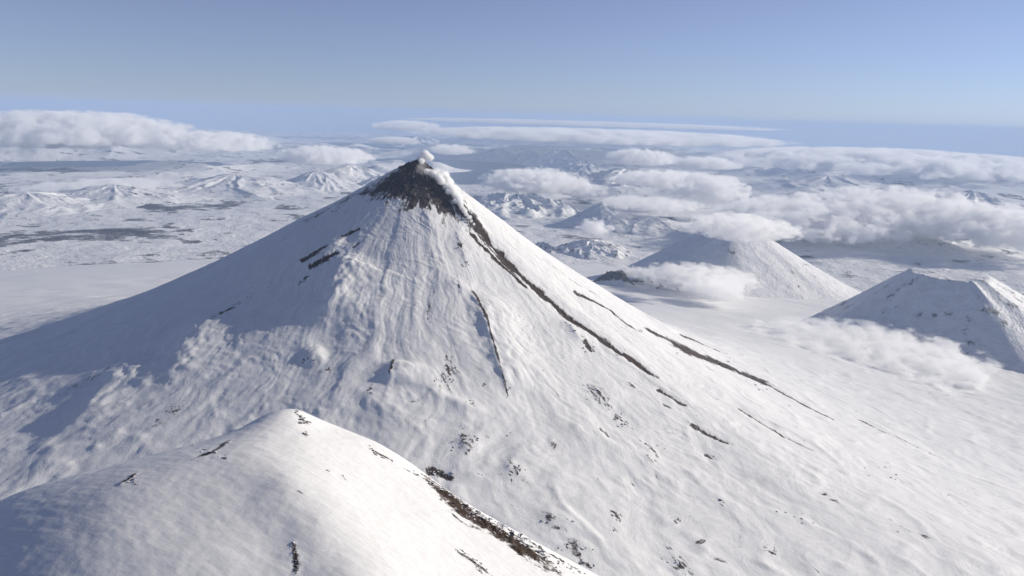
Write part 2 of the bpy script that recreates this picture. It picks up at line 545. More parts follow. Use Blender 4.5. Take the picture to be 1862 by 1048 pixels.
# ------------------------------------------------------------------ the near ridge at the lower left
def fp(px, py, d):
    return at(px, py, d)


def plane_hit(px, py, P0, gx, gy, dz=0.0):
    """where a pixel's direction meets the plane through P0 with slopes gx, gy"""
    q = ray(px, py)
    t = (P0[2] + dz - gx * P0[0] - gy * P0[1] - CAM_Z) / (q[2] - gx * q[0] - gy * q[1])
    return C0 + q * t


TOP = fp(538, 743, 1190)
GX1, GY1 = -0.47, -0.10
CTRL = []
CREST = [(538, 743, 0), (562, 768, -4), (600, 783, -5), (680, 803, -6), (740, 838, -6), (800, 884, -6), (870, 930, -6), (960, 980, -6), (1090, 1050, -6), (1250, 1150, -6)]
CREST3 = [plane_hit(a, b, TOP, GX1, GY1, c) for a, b, c in CREST]
CTRL += CREST3
# bright face between crest and spur
for a, b, c in ((620, 860, 0), (700, 920, 1), (800, 985, 2), (900, 1035, 2), (780, 1060, 0), (600, 825, 0), (700, 860, 0), (850, 960, 2), (950, 1060, 2)):
    CTRL.append(plane_hit(a, b, TOP, GX1, GY1, c))
# spur that comes towards the camera, rounded over
SP = [plane_hit(a, b, TOP, GX1, GY1, -7) for a, b in ((520, 870), (572, 955), (645, 1060), (715, 1150))]
CTRL += SP
# west side, falling gently to the left
GX2 = 0.0
GY2 = (SP[2][2] - SP[0][2] - GX2 * (SP[2][0] - SP[0][0])) / (SP[2][1] - SP[0][1])
for a, b, c in ((505, 985, -4), (525, 1045, -4), (450, 900, -2), (430, 1000, 0), (350, 930, 0), (250, 1040, 0), (150, 1000, -5), (560, 1100, -4)):
    CTRL.append(plane_hit(a, b, SP[1], GX2, GY2, c))
LEFT3 = [fp(*c) for c in ((490, 752, 1190), (430, 785, 1195), (330, 815, 1200), (200, 850, 1220), (60, 885, 1240))]
CTRL += LEFT3
# hidden far side
for p, back, dz in [(c, 220, 190) for c in (CREST3[::2] + LEFT3[1::2])] + [(c, 430, 420) for c in (CREST3[::3] + LEFT3[::2])]:
    q = np.array([p[0], p[1]]); q = q / np.hypot(*q)
    CTRL.append(np.array([p[0] + q[0] * back, p[1] + q[1] * back, p[2] - dz]))
# towards the camera, below the frame
for (x, y, z) in ((-1000, 600, 2000), (400, 600, 2090), (800, 600, 1900), (-1100, 1200, 2080)):
    CTRL.append(np.array([x, y, z], float))
CTRL = np.array(CTRL)


def tps_fit(P, lam=30.0):
    n = len(P); d2 = ((P[:, None, :2] - P[None, :, :2]) ** 2).sum(-1) / 1e4
    K = 0.5 * d2 * np.log(d2 + 1e-9) * 1.0
    A = np.zeros((n + 3, n + 3)); A[:n, :n] = K + np.eye(n) * lam * 1e-3
    A[:n, n] = 1; A[:n, n + 1:] = P[:, :2] / 100; A[n:, :n] = A[:n, n:].T
    return np.linalg.solve(A, np.concatenate([P[:, 2], [0, 0, 0]]))


TW = tps_fit(CTRL)


def fore_base(x, y):
    z = np.full(x.shape, TW[-3]) + TW[-2] * x / 100 + TW[-1] * y / 100
    for w, p in zip(TW, CTRL):
        d2 = ((x - p[0]) ** 2 + (y - p[1]) ** 2) / 1e4
        z = z + w * 0.5 * d2 * np.log(d2 + 1e-9)
    return z


def fpl(*pts):
    return np.array([p for p in (hit(a, b, fore_base, 300, 2500) for a, b in pts) if p is not None])


FBANDS = [  # rock bands on the near ridge: picture polyline, half width m, strength, relief m
    (fpl((790, 880), (808, 893), (830, 912), (855, 936), (890, 957), (924, 978), (960, 1004), (995, 1028)), 24, 1.15, 5.0),
    (fpl((770, 872), (800, 890), (840, 915)), 5, 0.8, 2.5),
    (fpl((815, 930), (850, 955), (880, 965)), 4, 0.62, 1.2),
    (fpl((960, 985), (1000, 1008), (1050, 1035)), 6, 0.75, 2.5),
    (fpl((672, 816), (690, 826), (715, 838)), 3.5, 0.85, 1.6),
    (fpl((735, 852), (765, 866)), 3, 0.75, 1.2),
    (fpl((540, 752), (552, 765), (562, 775)), 4, 0.7, 1.5),
    (fpl((540, 772), (565, 768)), 3, 0.7, 1.5),
    (fpl((830, 1002), (865, 1025), (890, 1046)), 4, 0.8, 2.0),
    (fpl((548, 788), (560, 793)), 3.5, 0.75, 1.2),
    (fpl((532, 985), (537, 1010), (540, 1046)), 3.5, 0.9, 2.0),
    (fpl((540, 893), (552, 900)), 2, 0.75, .6),
    (fpl((420, 800), (385, 822), (350, 835)), 5, 0.8, 2.0),
    (fpl((250, 860), (215, 885)), 4, 0.75, 2.0),

    (fpl((622, 867), (632, 876)), 2, 0.65, .6),
    (fpl((590, 855), (600, 866)), 1.2, 0.6, .5),
]


def fore_full(x, y, want=False):
    z = fore_base(x, y)
    z = z + fbm(x / 150, y / 150, 5, 101) * 2.6
    sx = x * 0.86 - y * 0.5; sy = x * 0.5 + y * 0.86
    z = z + fbm(sx / 60, sy / 14, 4, 105) * 0.4 + (ridged(sx / 40 + fbm(x / 60, y / 60, 2, 107), sy / 9, 3, 108, .6) - .7) * 0.25 + fbm(x / 7, y / 7, 3, 109) * 0.2
    rk = np.zeros(x.shape)
    for P, w, s, rel in FBANDS:
        if len(P) < 2: continue
        bb = 8 * w
        m = (x > P[:, 0].min() - bb) & (x < P[:, 0].max() + bb) & (y > P[:, 1].min() - bb) & (y < P[:, 1].max() + bb)
        if not m.any(): continue
        xm = x[m] + fbm(x[m] / 14, y[m] / 14, 3, 111) * w * 0.8; ym = y[m] + fbm(x[m] / 14, y[m] / 14, 3, 114) * w * 0.8
        d, a = polydist(P, xm, ym)
        f = np.exp(-(d / w) ** 2) * (0.55 + 0.45 * sst(0, 0.15, a) * sst(0, 0.15, 1 - a))
        rk[m] = np.maximum(rk[m], s * f)
        z[m] += rel * f * (ridged(xm / 16, ym / 16, 4, 117) - 0.55)
    if not want: return z
    flow = np.stack([sx / 18.0, sy / 3.0, x * 0], -1)
    return z, rk, flow


gx = np.linspace(-1150, 950, 760); gy = np.linspace(420, 1650, 420)
X, Y = np.meshgrid(gx, gy, indexing='ij')
Z, rk, fl = fore_full(X, Y, True)
fore = grid_mesh("snow_ridge_mountain", X, Y, Z, M_FORE, {"rock": rk, "flow": fl}, flip=False)
tag(fore, "bright near snow ridge with brown rock band along its crest", "mountain ridge", kind="structure")

# ------------------------------------------------------------------ the lowland, the sea, far mountains
def flat(x, y):
    return 20.0 - drop(x * x + y * y)


def gp(px, py):
    return hit(px, py, flat, 3000, 180000, 1500)


BAYS = [(900, 322, 4, 7), (660, 265, 12, 12), (1150, 335, 5, 5), (1220, 282, 22, 10), (560, 250, 24, 10), (770, 296, 10, 8), (950, 268, 18, 12),
        (250, 300, 8, 5), (1750, 330, 9, 4), (1250, 410, 1.6, .6), (1290, 412, 1.6, .6)]
BAYS = [(gp(a, b), c * 1000, d * 1000) for a, b, c, d in BAYS]


PLAINS = [(1080, 430, 4.5), (1000, 470, 4), (1200, 470, 4), (1190, 405, 6), (1100, 520, 4), (1400, 560, 5), (1650, 620, 5), (400, 400, 8), (200, 440, 8), (960, 400, 4), (600, 345, 7)]
PLAINS = [(gp(a, b), c * 1000) for a, b, c in PLAINS]


def far_height(x, y):
    d = np.hypot(x, y)
    bay = np.zeros(x.shape)
    for p, sx, sy in BAYS:
        if p is None: continue
        bay = np.maximum(bay, np.exp(-((x - p[0]) / sx) ** 2 - ((y - p[1]) / sy) ** 2))
    bay = sst(0.25, 0.75, bay + fbm(x / 6000, y / 6000, 4, 121) * 0.35)
    mt = sst(-0.22, 0.25, fbm(x / 17000, y / 17000, 3, 131) + 0.12 * sst(18000, 45000, d))
    z = 70 + fbm(x / 5000, y / 5000, 4, 141) * 60 + fbm(x / 1300, y / 1300, 5, 145) * 40
    pl = np.zeros(x.shape)
    for p, w in PLAINS:
        pl = np.maximum(pl, np.exp(-(((x - p[0]) ** 2 + (y - p[1]) ** 2) / w ** 2) ** 1.5))
    mt = mt * (1 - pl)
    z = z + mt * sst(9000, 17000, d) * (ridged(x / 6500, y / 6500, 6, 151, 0.42) * 350 + 40) * (0.45 + 0.75 * sst(15000, 50000, d))
    z = z * (1 - bay) - 60 * bay
    return z, bay, mt


nr2, na2 = 420, 820
rad = np.geomspace(2500, 240000, nr2)
ang = np.radians(np.linspace(-58, 58, na2))
RR, AA = np.meshgrid(rad, ang, indexing='ij')
X = RR * np.sin(AA); Y = RR * np.cos(AA)
Z, bay, mt = far_height(X, Y)
rk = 0.6 * sst(0.0, 0.45, fbm(X / 3600, Y / 3600, 5, 161)) * (1 - mt) * sst(9000, 16000, RR) + 0.5 * sst(0.1, 0.5, fbm(X / 900, Y / 900, 4, 165)) * sst(10000, 18000, RR)
Z = Z - drop(RR * RR)
land = grid_mesh("lowland_terrain", X, Y, Z, M_FAR, {"rock": rk}, flip=True)
tag(land, "wide snowy lowland with scattered ranges stretching to the horizon", "terrain", kind="structure")

m, nt, out = new_mat("cold_sea"); g = N(nt)
b = g.node("ShaderNodeBsdfPrincipled"); b.inputs["Base Color"].default_value = (0.012, 0.035, 0.07, 1); b.inputs["Roughness"].default_value = 0.35
pos = g.node("ShaderNodeNewGeometry").outputs["Position"]
bn = g.node("ShaderNodeBump"); bn.inputs["Distance"].default_value = 3.0
g.link(g.noise(pos, 1 / 60.0, 4, 0.6), bn.inputs["Height"]); g.link(bn.outputs[0], b.inputs["Normal"]); g.link(b.outputs[0], out.inputs["Surface"])
M_SEA = m
rad = np.geomspace(6000, 250000, 160); ang = np.radians(np.linspace(-60, 60, 120))
RR, AA = np.meshgrid(rad, ang, indexing='ij')
sea = grid_mesh("sea", RR * np.sin(AA), RR * np.cos(AA), -8 - drop(RR * RR), M_SEA, flip=True)
tag(sea, "blue sea in the bays between the snowy shores", "sea", kind="structure")


def mountain(name, label, pk, py_base, w_px, dist=None, sharp=1.0, seed=0, asym=0.0, rough=0.35, rockamt=0.4, elong=1.0, plateau=0.0, cat="mountain", mat=None):
    """a separate snowy hill: summit pixel, pixel row of its foot, width of the foot in pixels"""
    px, py = pk
    p = gp(px, py_base) if dist is None else at(px, py_base, dist)[:2]
    d = math.hypot(*p)
    gz = float(far_height(np.array([p[0]]), np.array([p[1]]))[0][0]) - drop(d * d)
    top = at(px, py, d)[2]
    Hh = max(top - gz, 60.0)
    W = w_px * d / FPX / 2
    nr_, na_ = 110, 200
    u = np.linspace(0, 1.25, nr_); a = np.linspace(0, 2 * math.pi, na_, endpoint=False)
    U, A = np.meshgrid(u, a, indexing='ij')
    wr = W * (1 + asym * np.sin(A)) * (1 + 0.22 * noise(np.cos(A) * 1.7 + seed, np.sin(A) * 1.7, seed))
    lx = U * wr * np.sin(A); ly = -U * wr * np.cos(A) * elong
    uu = np.clip((U - plateau) / (1 - plateau), 0, 1.3)
    prof = np.clip(1 - uu, -0.3, 1) ** 1.0
    prof = np.where(prof > 0, np.abs(prof) ** (1.0 + 0.35 * sharp), prof * 0.5)
    gul = ridged(A * 2.1 + seed + fbm(U * 2, A, 2, seed) * 0.6, U * 1.3 + seed, 4, seed + 5) - 0.6
    # wrap the gullies round
    gul = gul * sst(0, 0.35, A) * sst(2 * math.pi, 2 * math.pi - 0.35, A)
    z = Hh * prof + Hh * rough * 0.32 * gul * sst(0.0, 0.3, U) * sst(1.25, 0.8, U)
    z = z + fbm(lx / (W * 0.25), ly / (W * 0.25), 5, seed + 9) * Hh * 0.06 * rough / 0.35 * sst(0, 0.1, U)
    z = z - sst(0.9, 1.25, U) * 90
    rk = rockamt * sst(0.0, 0.5, fbm(lx / (W * 0.15) + 3, ly / (W * 0.15), 4, seed + 3) + 0.25 * gul)
    o = grid_mesh(name, lx, ly, z, mat or M_HILL, {"rock": rk}, wrap=True)
    o.location = (p[0], p[1], gz)
    return tag(o, label, cat, kind="structure")


HILLS = [
    ("snow_hill", "broad shaded blue hill with cloud on its rounded top and fog round its foot", (1318, 402), 532, 470, dict(sharp=.45, seed=3, rough=.02, rockamt=.2, plateau=.1, elong=.9)),
    ("snow_peak_mountain", "small sharp peak, blue on one side and white on the other, rising from the snow plain", (1092, 368), 414, 165, dict(asym=.15, sharp=.1, seed=5, rough=.2, rockamt=.35)),
    ("snow_hill", "low white humped hill beside the small sharp peak", (1180, 392), 420, 190, dict(sharp=.0, seed=9, rough=.3, rockamt=.3)),
    ("far_range_mountain", "pale far range with a steep bright gullied face, behind the thick white cloud", (1018, 268), 302, 120, dict(sharp=.4, seed=12, rough=.5, rockamt=.3)),
    ("far_range_mountain", "small faint far peak half hidden by the long cloud bank, above the steaming vent", (905, 268), 292, 110, dict(sharp=.7, seed=14, rough=.5, rockamt=.3)),
    ("far_range_mountain", "jagged far peak between the gullied range and the steaming summit", (960, 272), 296, 90, dict(sharp=.7, seed=17, rough=.5, rockamt=.3)),
    ("snow_hill", "long white hill crest lying under the puffy cloud bank", (1140, 305), 340, 260, dict(sharp=.5, seed=19, rough=.7, rockamt=.35)),
    ("snow_hill", "low ridged snow hill just behind the bright flank of the volcano", (935, 352), 385, 240, dict(sharp=.3, seed=23, rough=1., rockamt=.45)),
    ("snow_peak_mountain", "pale yellowish pointed hill beside the dark left shoulder of the volcano", (578, 309), 345, 190, dict(sharp=.4, seed=27, rough=.22, rockamt=.3)),
    ("snow_peak_mountain", "small pale hump next to the pointed yellowish hill", (690, 318), 345, 110, dict(sharp=.4, seed=29, rough=.3, rockamt=.3)),
    ("snow_hill", "broad pale hill range under the low grey cloud", (430, 316), 350, 330, dict(sharp=.4, seed=33, rough=.4, rockamt=.4)),
    ("snow_peak_mountain", "lone pale peak above the dim frozen bay", (210, 335), 365, 260, dict(sharp=.6, seed=35, rough=.4, rockamt=.4)),
    ("snow_hill", "low dim hills at the outer edge of the frozen bay", (50, 348), 380, 280, dict(sharp=.4, seed=37, rough=.4, rockamt=.4)),
    ("snow_hill", "wide blue shaded hill standing on the open white plain past the cloudy hill", (1690, 496), 655, 560, dict(sharp=.4, seed=43, rough=.05, rockamt=.3, plateau=.2, asym=.25)),
    ("snow_hill", "low rumpled snow hills at the edge of the cloud sea", (1560, 395), 440, 330, dict(sharp=.4, seed=47, rough=.4, rockamt=.35)),
    ("snow_peak_mountain", "small steep white peak poking up between the valley clouds", (1235, 318), 345, 90, dict(sharp=.5, seed=61, rough=.4, rockamt=.35)),
    ("snow_hill", "flat topped white hill at the edge of the dark blue bay", (1060, 300), 322, 130, dict(sharp=.2, seed=63, rough=.4, rockamt=.35, plateau=.2)),
    ("far_range_mountain", "faint blue range just under the long flat cloud bank", (1190, 268), 290, 200, dict(sharp=.4, seed=66, rough=.5, rockamt=.4)),
    ("far_range_mountain", "very faint snowy peaks below the pale cloud end", (760, 246), 266, 150, dict(sharp=.6, seed=69, rough=.6, rockamt=.3)),
    ("snow_hill", "pale rolling snow hills past the pointed yellowish hill", (640, 300), 332, 200, dict(sharp=.3, seed=71, rough=.4, rockamt=.35)),
    ("snow_hill", "low blue rumpled hills on the snow plain below the sharp peak", (1075, 436), 462, 150, dict(sharp=.1, seed=74, rough=.7, rockamt=.5)),
    ("snow_hill", "dark little knoll at the edge of the bright volcano flank", (985, 440), 462, 60, dict(sharp=.1, seed=77, rough=.7, rockamt=.7)),
    ("far_range_mountain", "far pale mountain group rising through the cloud sea", (1500, 318), 352, 220, dict(sharp=.5, seed=49, rough=.4, rockamt=.3)),
    ("far_range_mountain", "far snowy massif with twin humps at the end of the cloud bank", (1760, 345), 390, 260, dict(sharp=.5, seed=52, rough=.4, rockamt=.3)),
]
for nm, lb, pk, pb, w, kw in HILLS:
    mountain(nm, lb, pk, pb, w, **kw)

# the two slabs of bare rock on the apron
def slab(label, pts, seed):
    """pts: picture outline crest (left..right) with height in px; a wedge-shaped outcrop"""
    mid = pts[len(pts) // 2]
    h0 = hit(mid[0], mid[1], lambda x, y: np.maximum(volc_full(x, y), far_height(x, y)[0] - drop(x * x + y * y)), 7000, 40000, 500)
    d0 = math.hypot(*h0)
    P = [at(px, py, d0)[:2] for px, py, h in pts]
    C = np.mean(P, 0)
    n, mm = 40, 26
    s = np.linspace(0, 1, n); v = np.linspace(-1, 1, mm)
    S, V = np.meshgrid(s, v, indexing='ij')
    k = np.linspace(0, 1, len(P))
    cx = np.interp(S, k, [p[0] for p in P]); cy = np.interp(S, k, [p[1] for p in P])
    hh = np.interp(S, k, [q[2] for q in pts]) * np.hypot(cx, cy) / FPX
    wd = np.maximum(hh, 6) * 1.5
    x = cx; y = cy + V * wd * np.where(V < 0, 1.0, 1.7) + hh * 0.5
    zb = np.maximum(volc_full(x, y), far_height(x, y)[0] - drop(x * x + y * y))
    z = zb - 6 + hh * np.clip(1 - np.abs(V), 0, 1) ** 0.6 * (1 + 0.35 * fbm(x / 40, y / 40, 4, seed)) * 1.3
    rk = sst(-0.95, -0.6, V) * sst(0.5, 0.1, V) * 0.85 + 0 * x
    o = grid_mesh("rock_outcrop", x - C[0], y - C[1], z, M_HILL, {"rock": rk}, flip=False)
    o.location = (C[0], C[1], 0)
    return tag(o, label, "outcrop")


slab("large dark slab of rock on the white apron beside the bright volcano flank", [(1078, 521, 2), (1106, 517, 17), (1132, 519, 20), (1154, 521, 2)], 3)
slab("tilted dark rock at the end of the line of outcrops", [(1194, 512, 1), (1207, 520, 13), (1220, 528, 12), (1236, 533, 1)], 8)
slab("thin broken line of dark rock between the two slabs", [(1142, 506, 1), (1160, 511, 8), (1180, 516, 6), (1200, 518, 3)], 13)

# ------------------------------------------------------------------ loose rocks: pieces of the mountain they lie on
def rock_mesh(seed):
    import bmesh
    bm = bmesh.new(); bmesh.ops.create_icosphere(bm, subdivisions=2, radius=1.0)
    rs = np.random.RandomState(seed)
    dirs = rs.randn(7, 3); dirs /= np.linalg.norm(dirs, axis=1)[:, None]
    cut = rs.uniform(0.45, 0.9, 7)
    for v in bm.verts:
        c = np.array(v.co)
        for d, k in zip(dirs, cut):
            e = c @ d
            if e > k: c = c - d * (e - k)
        c = c * (1 + rs.uniform(-0.10, 0.10))
        v.co = c
    me = bpy.data.meshes.new("rock"); bm.to_mesh(me); bm.free()
    me.materials.append(M_ROCK)
    return me


ROCKS = [rock_mesh(i) for i in range(8)]
rnd = random.Random(5)


def put_rock(parent, base, x, y, z, s, yaw, long=1.6):
    o = bpy.data.objects.new("rock", rnd.choice(ROCKS))
    o.parent = parent
    o.location = (x - base[0], y - base[1], z - 0.15 * s - base[2])
    o.scale = (s * rnd.uniform(.7, 1.1), s * long * rnd.uniform(.8, 1.3), s * rnd.uniform(.45, .8))
    o.rotation_euler = (rnd.uniform(-.3, .3), rnd.uniform(-.3, .3), yaw + rnd.uniform(-.5, .5))
    col.objects.link(o)


# picture clusters on the volcano: centre, spread px (x,y), direction (dx,dy of spread), number, size px
CL = [(1128, 762, 10, 24, 9, 3), (1070, 630, 10, 16, 8, 3.2), (925, 710, 4, 22, 6, 2.6), (845, 808, 26, 20, 12, 2.6), (930, 858, 26, 14, 10, 2.6), (822, 662, 10, 26, 11, 2.3),
      (805, 690, 22, 14, 10, 2.2), (1085, 715, 22, 22, 12, 2.2), (1010, 948, 34, 12, 14, 3), (1048, 998, 34, 14, 10, 3.6), (1215, 1020, 34, 14, 12, 3.2), (1122, 935, 9, 4, 6, 2.6),
      (858, 736, 14, 10, 7, 2.4), (560, 655, 14, 8, 6, 2.6), (594, 675, 10, 6, 5, 2.4), (672, 716, 4, 12, 5, 2.4), (1075, 1030, 26, 10, 8, 3.4), (1185, 812, 26, 10, 8, 2.2),
      (800, 860, 22, 9, 12, 3.6), (1300, 655, 28, 12, 10, 2.6), (1250, 640, 24, 10, 9, 2.4), (1150, 600, 24, 12, 7, 2.0), (880, 452, 14, 18, 6, 2.0), (1087, 870, 2, 2, 1, 2.6),
      (1312, 910, 5, 5, 3, 2.8), (1290, 830, 8, 6, 4, 2.4), (1035, 600, 10, 20, 7, 2.0), (845, 482, 6, 10, 4, 2.0), (600, 380, 30, 14, 10, 2.4), (575, 470, 30, 14, 10, 2.2),
      (925, 790, 4, 10, 3, 2.4), (1450, 940, 40, 20, 8, 2.6), (1600, 860, 40, 20, 8, 2.4), (1380, 700, 30, 14, 8, 2.4), (835, 452, 6, 8, 3, 2.0), (760, 735, 20, 8, 4, 2.0)]
pts = []
for cx, cy, sx, sy, n, s in CL:
    for k in range(n):
        pts.append((cx + rnd.uniform(-1, 1) * sx, cy + rnd.uniform(-1, 1) * sy * .6, s * rnd.uniform(.5, 1.25)))
for px, py, s in pts[:300]:
    p = hit(px, py, volc_base, 1500, 12000, 500)
    if p is None: continue
    d = math.hypot(*p)
    z = float(volc_full(np.array([p[0]]), np.array([p[1]]))[0])
    put_rock(volcano, (VX, VY, 0), p[0], p[1], z, s * d / FPX * 0.8, math.atan2(-(p[0] - VX), p[1] - VY))

CLF = [(385, 822, 34, 14, 14, 4), (235, 872, 20, 12, 8, 4), (537, 1016, 3, 28, 6, 3.5), (545, 758, 8, 12, 16, 4), (553, 792, 6, 5, 5, 4), (692, 828, 22, 12, 16, 3.2), (765, 866, 16, 8, 8, 3), (800, 890, 20, 12, 18, 4), (845, 922, 26, 20, 34, 5), (885, 945, 28, 20, 36, 5.5),
       (930, 968, 28, 18, 36, 5.5), (965, 995, 22, 16, 30, 5), (1000, 1018, 20, 12, 16, 4), (626, 870, 5, 4, 3, 3), (850, 1012, 26, 16, 18, 3.4), (598, 862, 4, 5, 3, 2.4), (880, 1040, 16, 8, 10, 4), (1040, 1035, 22, 8, 12, 3.6)]
n = 0
for cx, cy, sx, sy, k, s in CLF:
    for _ in range(k):
        t = rnd.uniform(-1, 1)
        px = cx + t * sx; py = cy + t * sy + rnd.gauss(0, 1) * (5.5 if s > 4.5 else 3)
        p = hit(px, py, fore_base, 300, 2500, 400)
        if p is None or n >= 298: continue
        d = math.hypot(*p); n += 1
        z = float(fore_full(np.array([p[0]]), np.array([p[1]]))[0])
        put_rock(fore, (0, 0, 0), p[0], p[1], z, s * rnd.uniform(.5, 1.2) * d / FPX * 0.8, rnd.uniform(0.8, 1.6), 1.5)

# ------------------------------------------------------------------ clouds and steam
def cloud_mat(name, size, dens, thr=0.5, seed=0.0, flatness=1.0, colr=(1, 1, 1)):
    """density falls off from the middle of the object and is eaten away by noise; size = metres of the big billows"""
    m, nt, out = new_mat(name); g = N(nt)
    tc = g.node("ShaderNodeTexCoord").outputs["Object"]
    ln = g.node("ShaderNodeVectorMath", operation='LENGTH'); g.link(tc, ln.inputs[0])
    # flat base, rounded top: the lower half is squeezed
    sp = g.node("ShaderNodeSeparateXYZ"); g.link(tc, sp.inputs[0])
    zz = g.math('MULTIPLY', sp.outputs[2], g.maprange(sp.outputs[2], -0.2, 0.0, 1.9, 1.0))
    cb = g.node("ShaderNodeCombineXYZ"); g.link(sp.outputs[0], cb.inputs[0]); g.link(sp.outputs[1], cb.inputs[1]); g.link(zz, cb.inputs[2])
    g.link(cb.outputs[0], ln.inputs[0])
    fall = g.math('SUBTRACT', 1.0, ln.outputs["Value"], clamp=True)
    pos = g.node("ShaderNodeNewGeometry").outputs["Position"]
    mp = g.node("ShaderNodeVectorMath", operation='MULTIPLY_ADD'); g.link(pos, mp.inputs[0])
    mp.inputs[1].default_value = (1 / size, 1 / size, flatness / size); mp.inputs[2].default_value = (seed, seed * 1.7, seed * .3)
    n = g.noise(mp.outputs[0], 1.0, 8, 0.63, 0.35)
    v = g.math('ADD', g.math('MULTIPLY', fall, 1.25), g.math('MULTIPLY', g.math('SUBTRACT', n, 0.5), 3.8))
    d = g.math('MULTIPLY', g.maprange(v, thr, thr + 0.13), g.math('MULTIPLY', dens, g.maprange(fall, 0.0, 0.12)))
    vol = g.node("ShaderNodeVolumePrincipled")
    vol.inputs["Color"].default_value = (*colr, 1)
    vol.inputs["Anisotropy"].default_value = 0.1
    g.link(d, vol.inputs["Density"])
    g.link(vol.outputs[0], out.inputs["Volume"])
    return m


import bmesh as _bm
def ico(name, sub, mat, disp=0.0, seed=0):
    bm = _bm.new(); _bm.ops.create_icosphere(bm, subdivisions=sub, radius=1.0)
    if disp:
        from mathutils import noise as mn
        for v in bm.verts:
            v.co *= 1 + disp * (mn.fractal(v.co * 1.6 + Vector((seed * 3.1, seed, 0)), 0.6, 2.0, 4) + 0.1)
    me = bpy.data.meshes.new(name); bm.to_mesh(me); bm.free()
    me.materials.append(mat)
    for p in me.polygons: p.use_smooth = True
    return me


def cloud(label, px, py, w, h, dist, dens=0.004, thr=0.42, bill=None, depth=None, seed=0.0, name="cloud", group=None):
    """px,py = middle; w,h in picture pixels; dist from the valley or mountain it lies against"""
    c = at(px, py, dist)
    hw = w * dist / FPX / 2; hh = h * dist / FPX / 2
    dp = depth if depth else hw
    bill = bill or max(hh * 0.9, hw * .17)
    o = bpy.data.objects.new(name, ico(name, 4, cloud_mat(name + "_vapour", bill, dens * 3.0, thr, seed, flatness=1.6)))
    o.location = c; o.scale = (hw * 1.25, dp * 1.25, hh * 1.35)
    o.rotation_euler = (0, 0, -math.atan2(c[0], c[1]))
    col.objects.link(o)
    return tag(o, label, "cloud", group)


CLOUDS = [
    # label, px, py, w, h, dist, dens, thr
    ("long flat cloud bank lying below the horizon past the far range", 1090, 249, 560, 22, 62000, .0010, .25),
    ("pale cloud end above the lens shaped cloud", 740, 232, 110, 20, 62000, .0012, .3),
    ("thin grey cloud streak along the horizon line", 1080, 226, 560, 8, 100000, .0006, .2),
    ("smooth lens shaped cloud hanging behind the steaming summit", 718, 258, 80, 14, 50000, .0012, .1),
    ("soft cloud drifting past the steam puff at the summit", 820, 275, 80, 20, 42000, .0014, .3),
    ("broad grey cloud sitting on the pale hills beside the dark shoulder", 590, 287, 150, 34, 33000, .0016, .28),
    ("thick white cloud spilling over the hills behind the bright volcano flank", 975, 335, 190, 46, 26000, .0020, .36),
    ("cloud tail trailing off the thick white cloud", 1080, 352, 90, 26, 25500, .0022, .3),
    ("puffy cloud bank crowning the long white hill crest", 1165, 290, 110, 32, 34000, .0020, .3),
    ("flat white cloud sheet draped along the valley", 1215, 330, 190, 30, 27000, .0016, .25),
    ("big white cloud billow rolling into the valley", 1290, 350, 130, 56, 24000, .0020, .4),
    ("small round cloud puff at the foot of the sharp peak", 1080, 417, 64, 34, 17000, .0030, .42),
    ("cloud cap resting on the rounded top of the shaded blue hill", 1348, 419, 180, 46, 11500, .0026, .28),
    ("fog bank curling round the foot of the shaded blue hill", 1265, 505, 200, 34, 12000, .0022, .25),
    ("thin fog wisp at the toe of the blue hill slope", 1150, 497, 70, 20, 12200, .0022, .28),
    ("low fog lying on the white plain past the rock outcrops", 1300, 530, 110, 34, 10800, .0018, .25),
    ("thin haze cloud over the snow plain behind the sharp peak", 1180, 372, 180, 22, 22000, .0010, .25),
    ("pale veil of cloud in the far valley near the gullied range", 1280, 300, 120, 24, 40000, .0012, .25),
    ("wide bright cloud bank past the dark bay", 130, 245, 330, 60, 42000, .0014, .28),
    ("grey cloud roll over the dim frozen bay", 380, 262, 200, 36, 40000, .0012, .3),
    ("low cloud clinging to the lone pale peak", 210, 352, 260, 36, 29000, .0014, .3),
    ("great white cloud sea filling the valley past the cloudy hill", 1470, 405, 320, 80, 20000, .0016, .42),
    ("towering bright cloud roll above the wide blue hill", 1650, 395, 300, 80, 21500, .0016, .42),
    ("white cloud bank along the outer end of the valley", 1810, 420, 260, 70, 21000, .0016, .4),
    ("flat bright cloud layer under the pale sky past the far massif", 1620, 300, 480, 40, 55000, .0012, .22),
    ("fog apron between the wide blue hill and the white plain", 1560, 640, 380, 46, 8600, .0020, .25),
]
for i, (lb, px, py, w, h, d, de, th) in enumerate(CLOUDS):
    cloud(lb, px, py, w, h, d, de, th + 0.04, seed=3.7 * i + 1.3)

# steam: one plume of many billows that hugs the edge of the ash cap
def steam_mat(name, dens, colr):
    m, nt, out = new_mat(name); g = N(nt)
    tc = g.node("ShaderNodeTexCoord").outputs["Object"]
    ln = g.node("ShaderNodeVectorMath", operation='LENGTH'); g.link(tc, ln.inputs[0])
    n = g.noise(g.node("ShaderNodeNewGeometry").outputs["Position"], 1 / 14.0, 5, 0.62)
    v = g.math('ADD', g.math('MULTIPLY', g.math('SUBTRACT', 1.0, ln.outputs["Value"]), 1.9), g.math('MULTIPLY', g.math('SUBTRACT', n, 0.5), 2.2))
    vol = g.node("ShaderNodeVolumePrincipled")
    vol.inputs["Color"].default_value = (*colr, 1)
    g.link(g.math('MULTIPLY', g.maprange(v, 0.05, 0.5), dens), vol.inputs["Density"])
    g.link(vol.outputs[0], out.inputs["Volume"])
    return m


def dense_mat(name, dens):
    m, nt, out = new_mat(name); g = N(nt)
    vol = g.node("ShaderNodeVolumePrincipled"); vol.inputs["Density"].default_value = dens; vol.inputs["Color"].default_value = (1, 1, 1, 1)
    g.link(vol.outputs[0], out.inputs["Volume"])
    return m


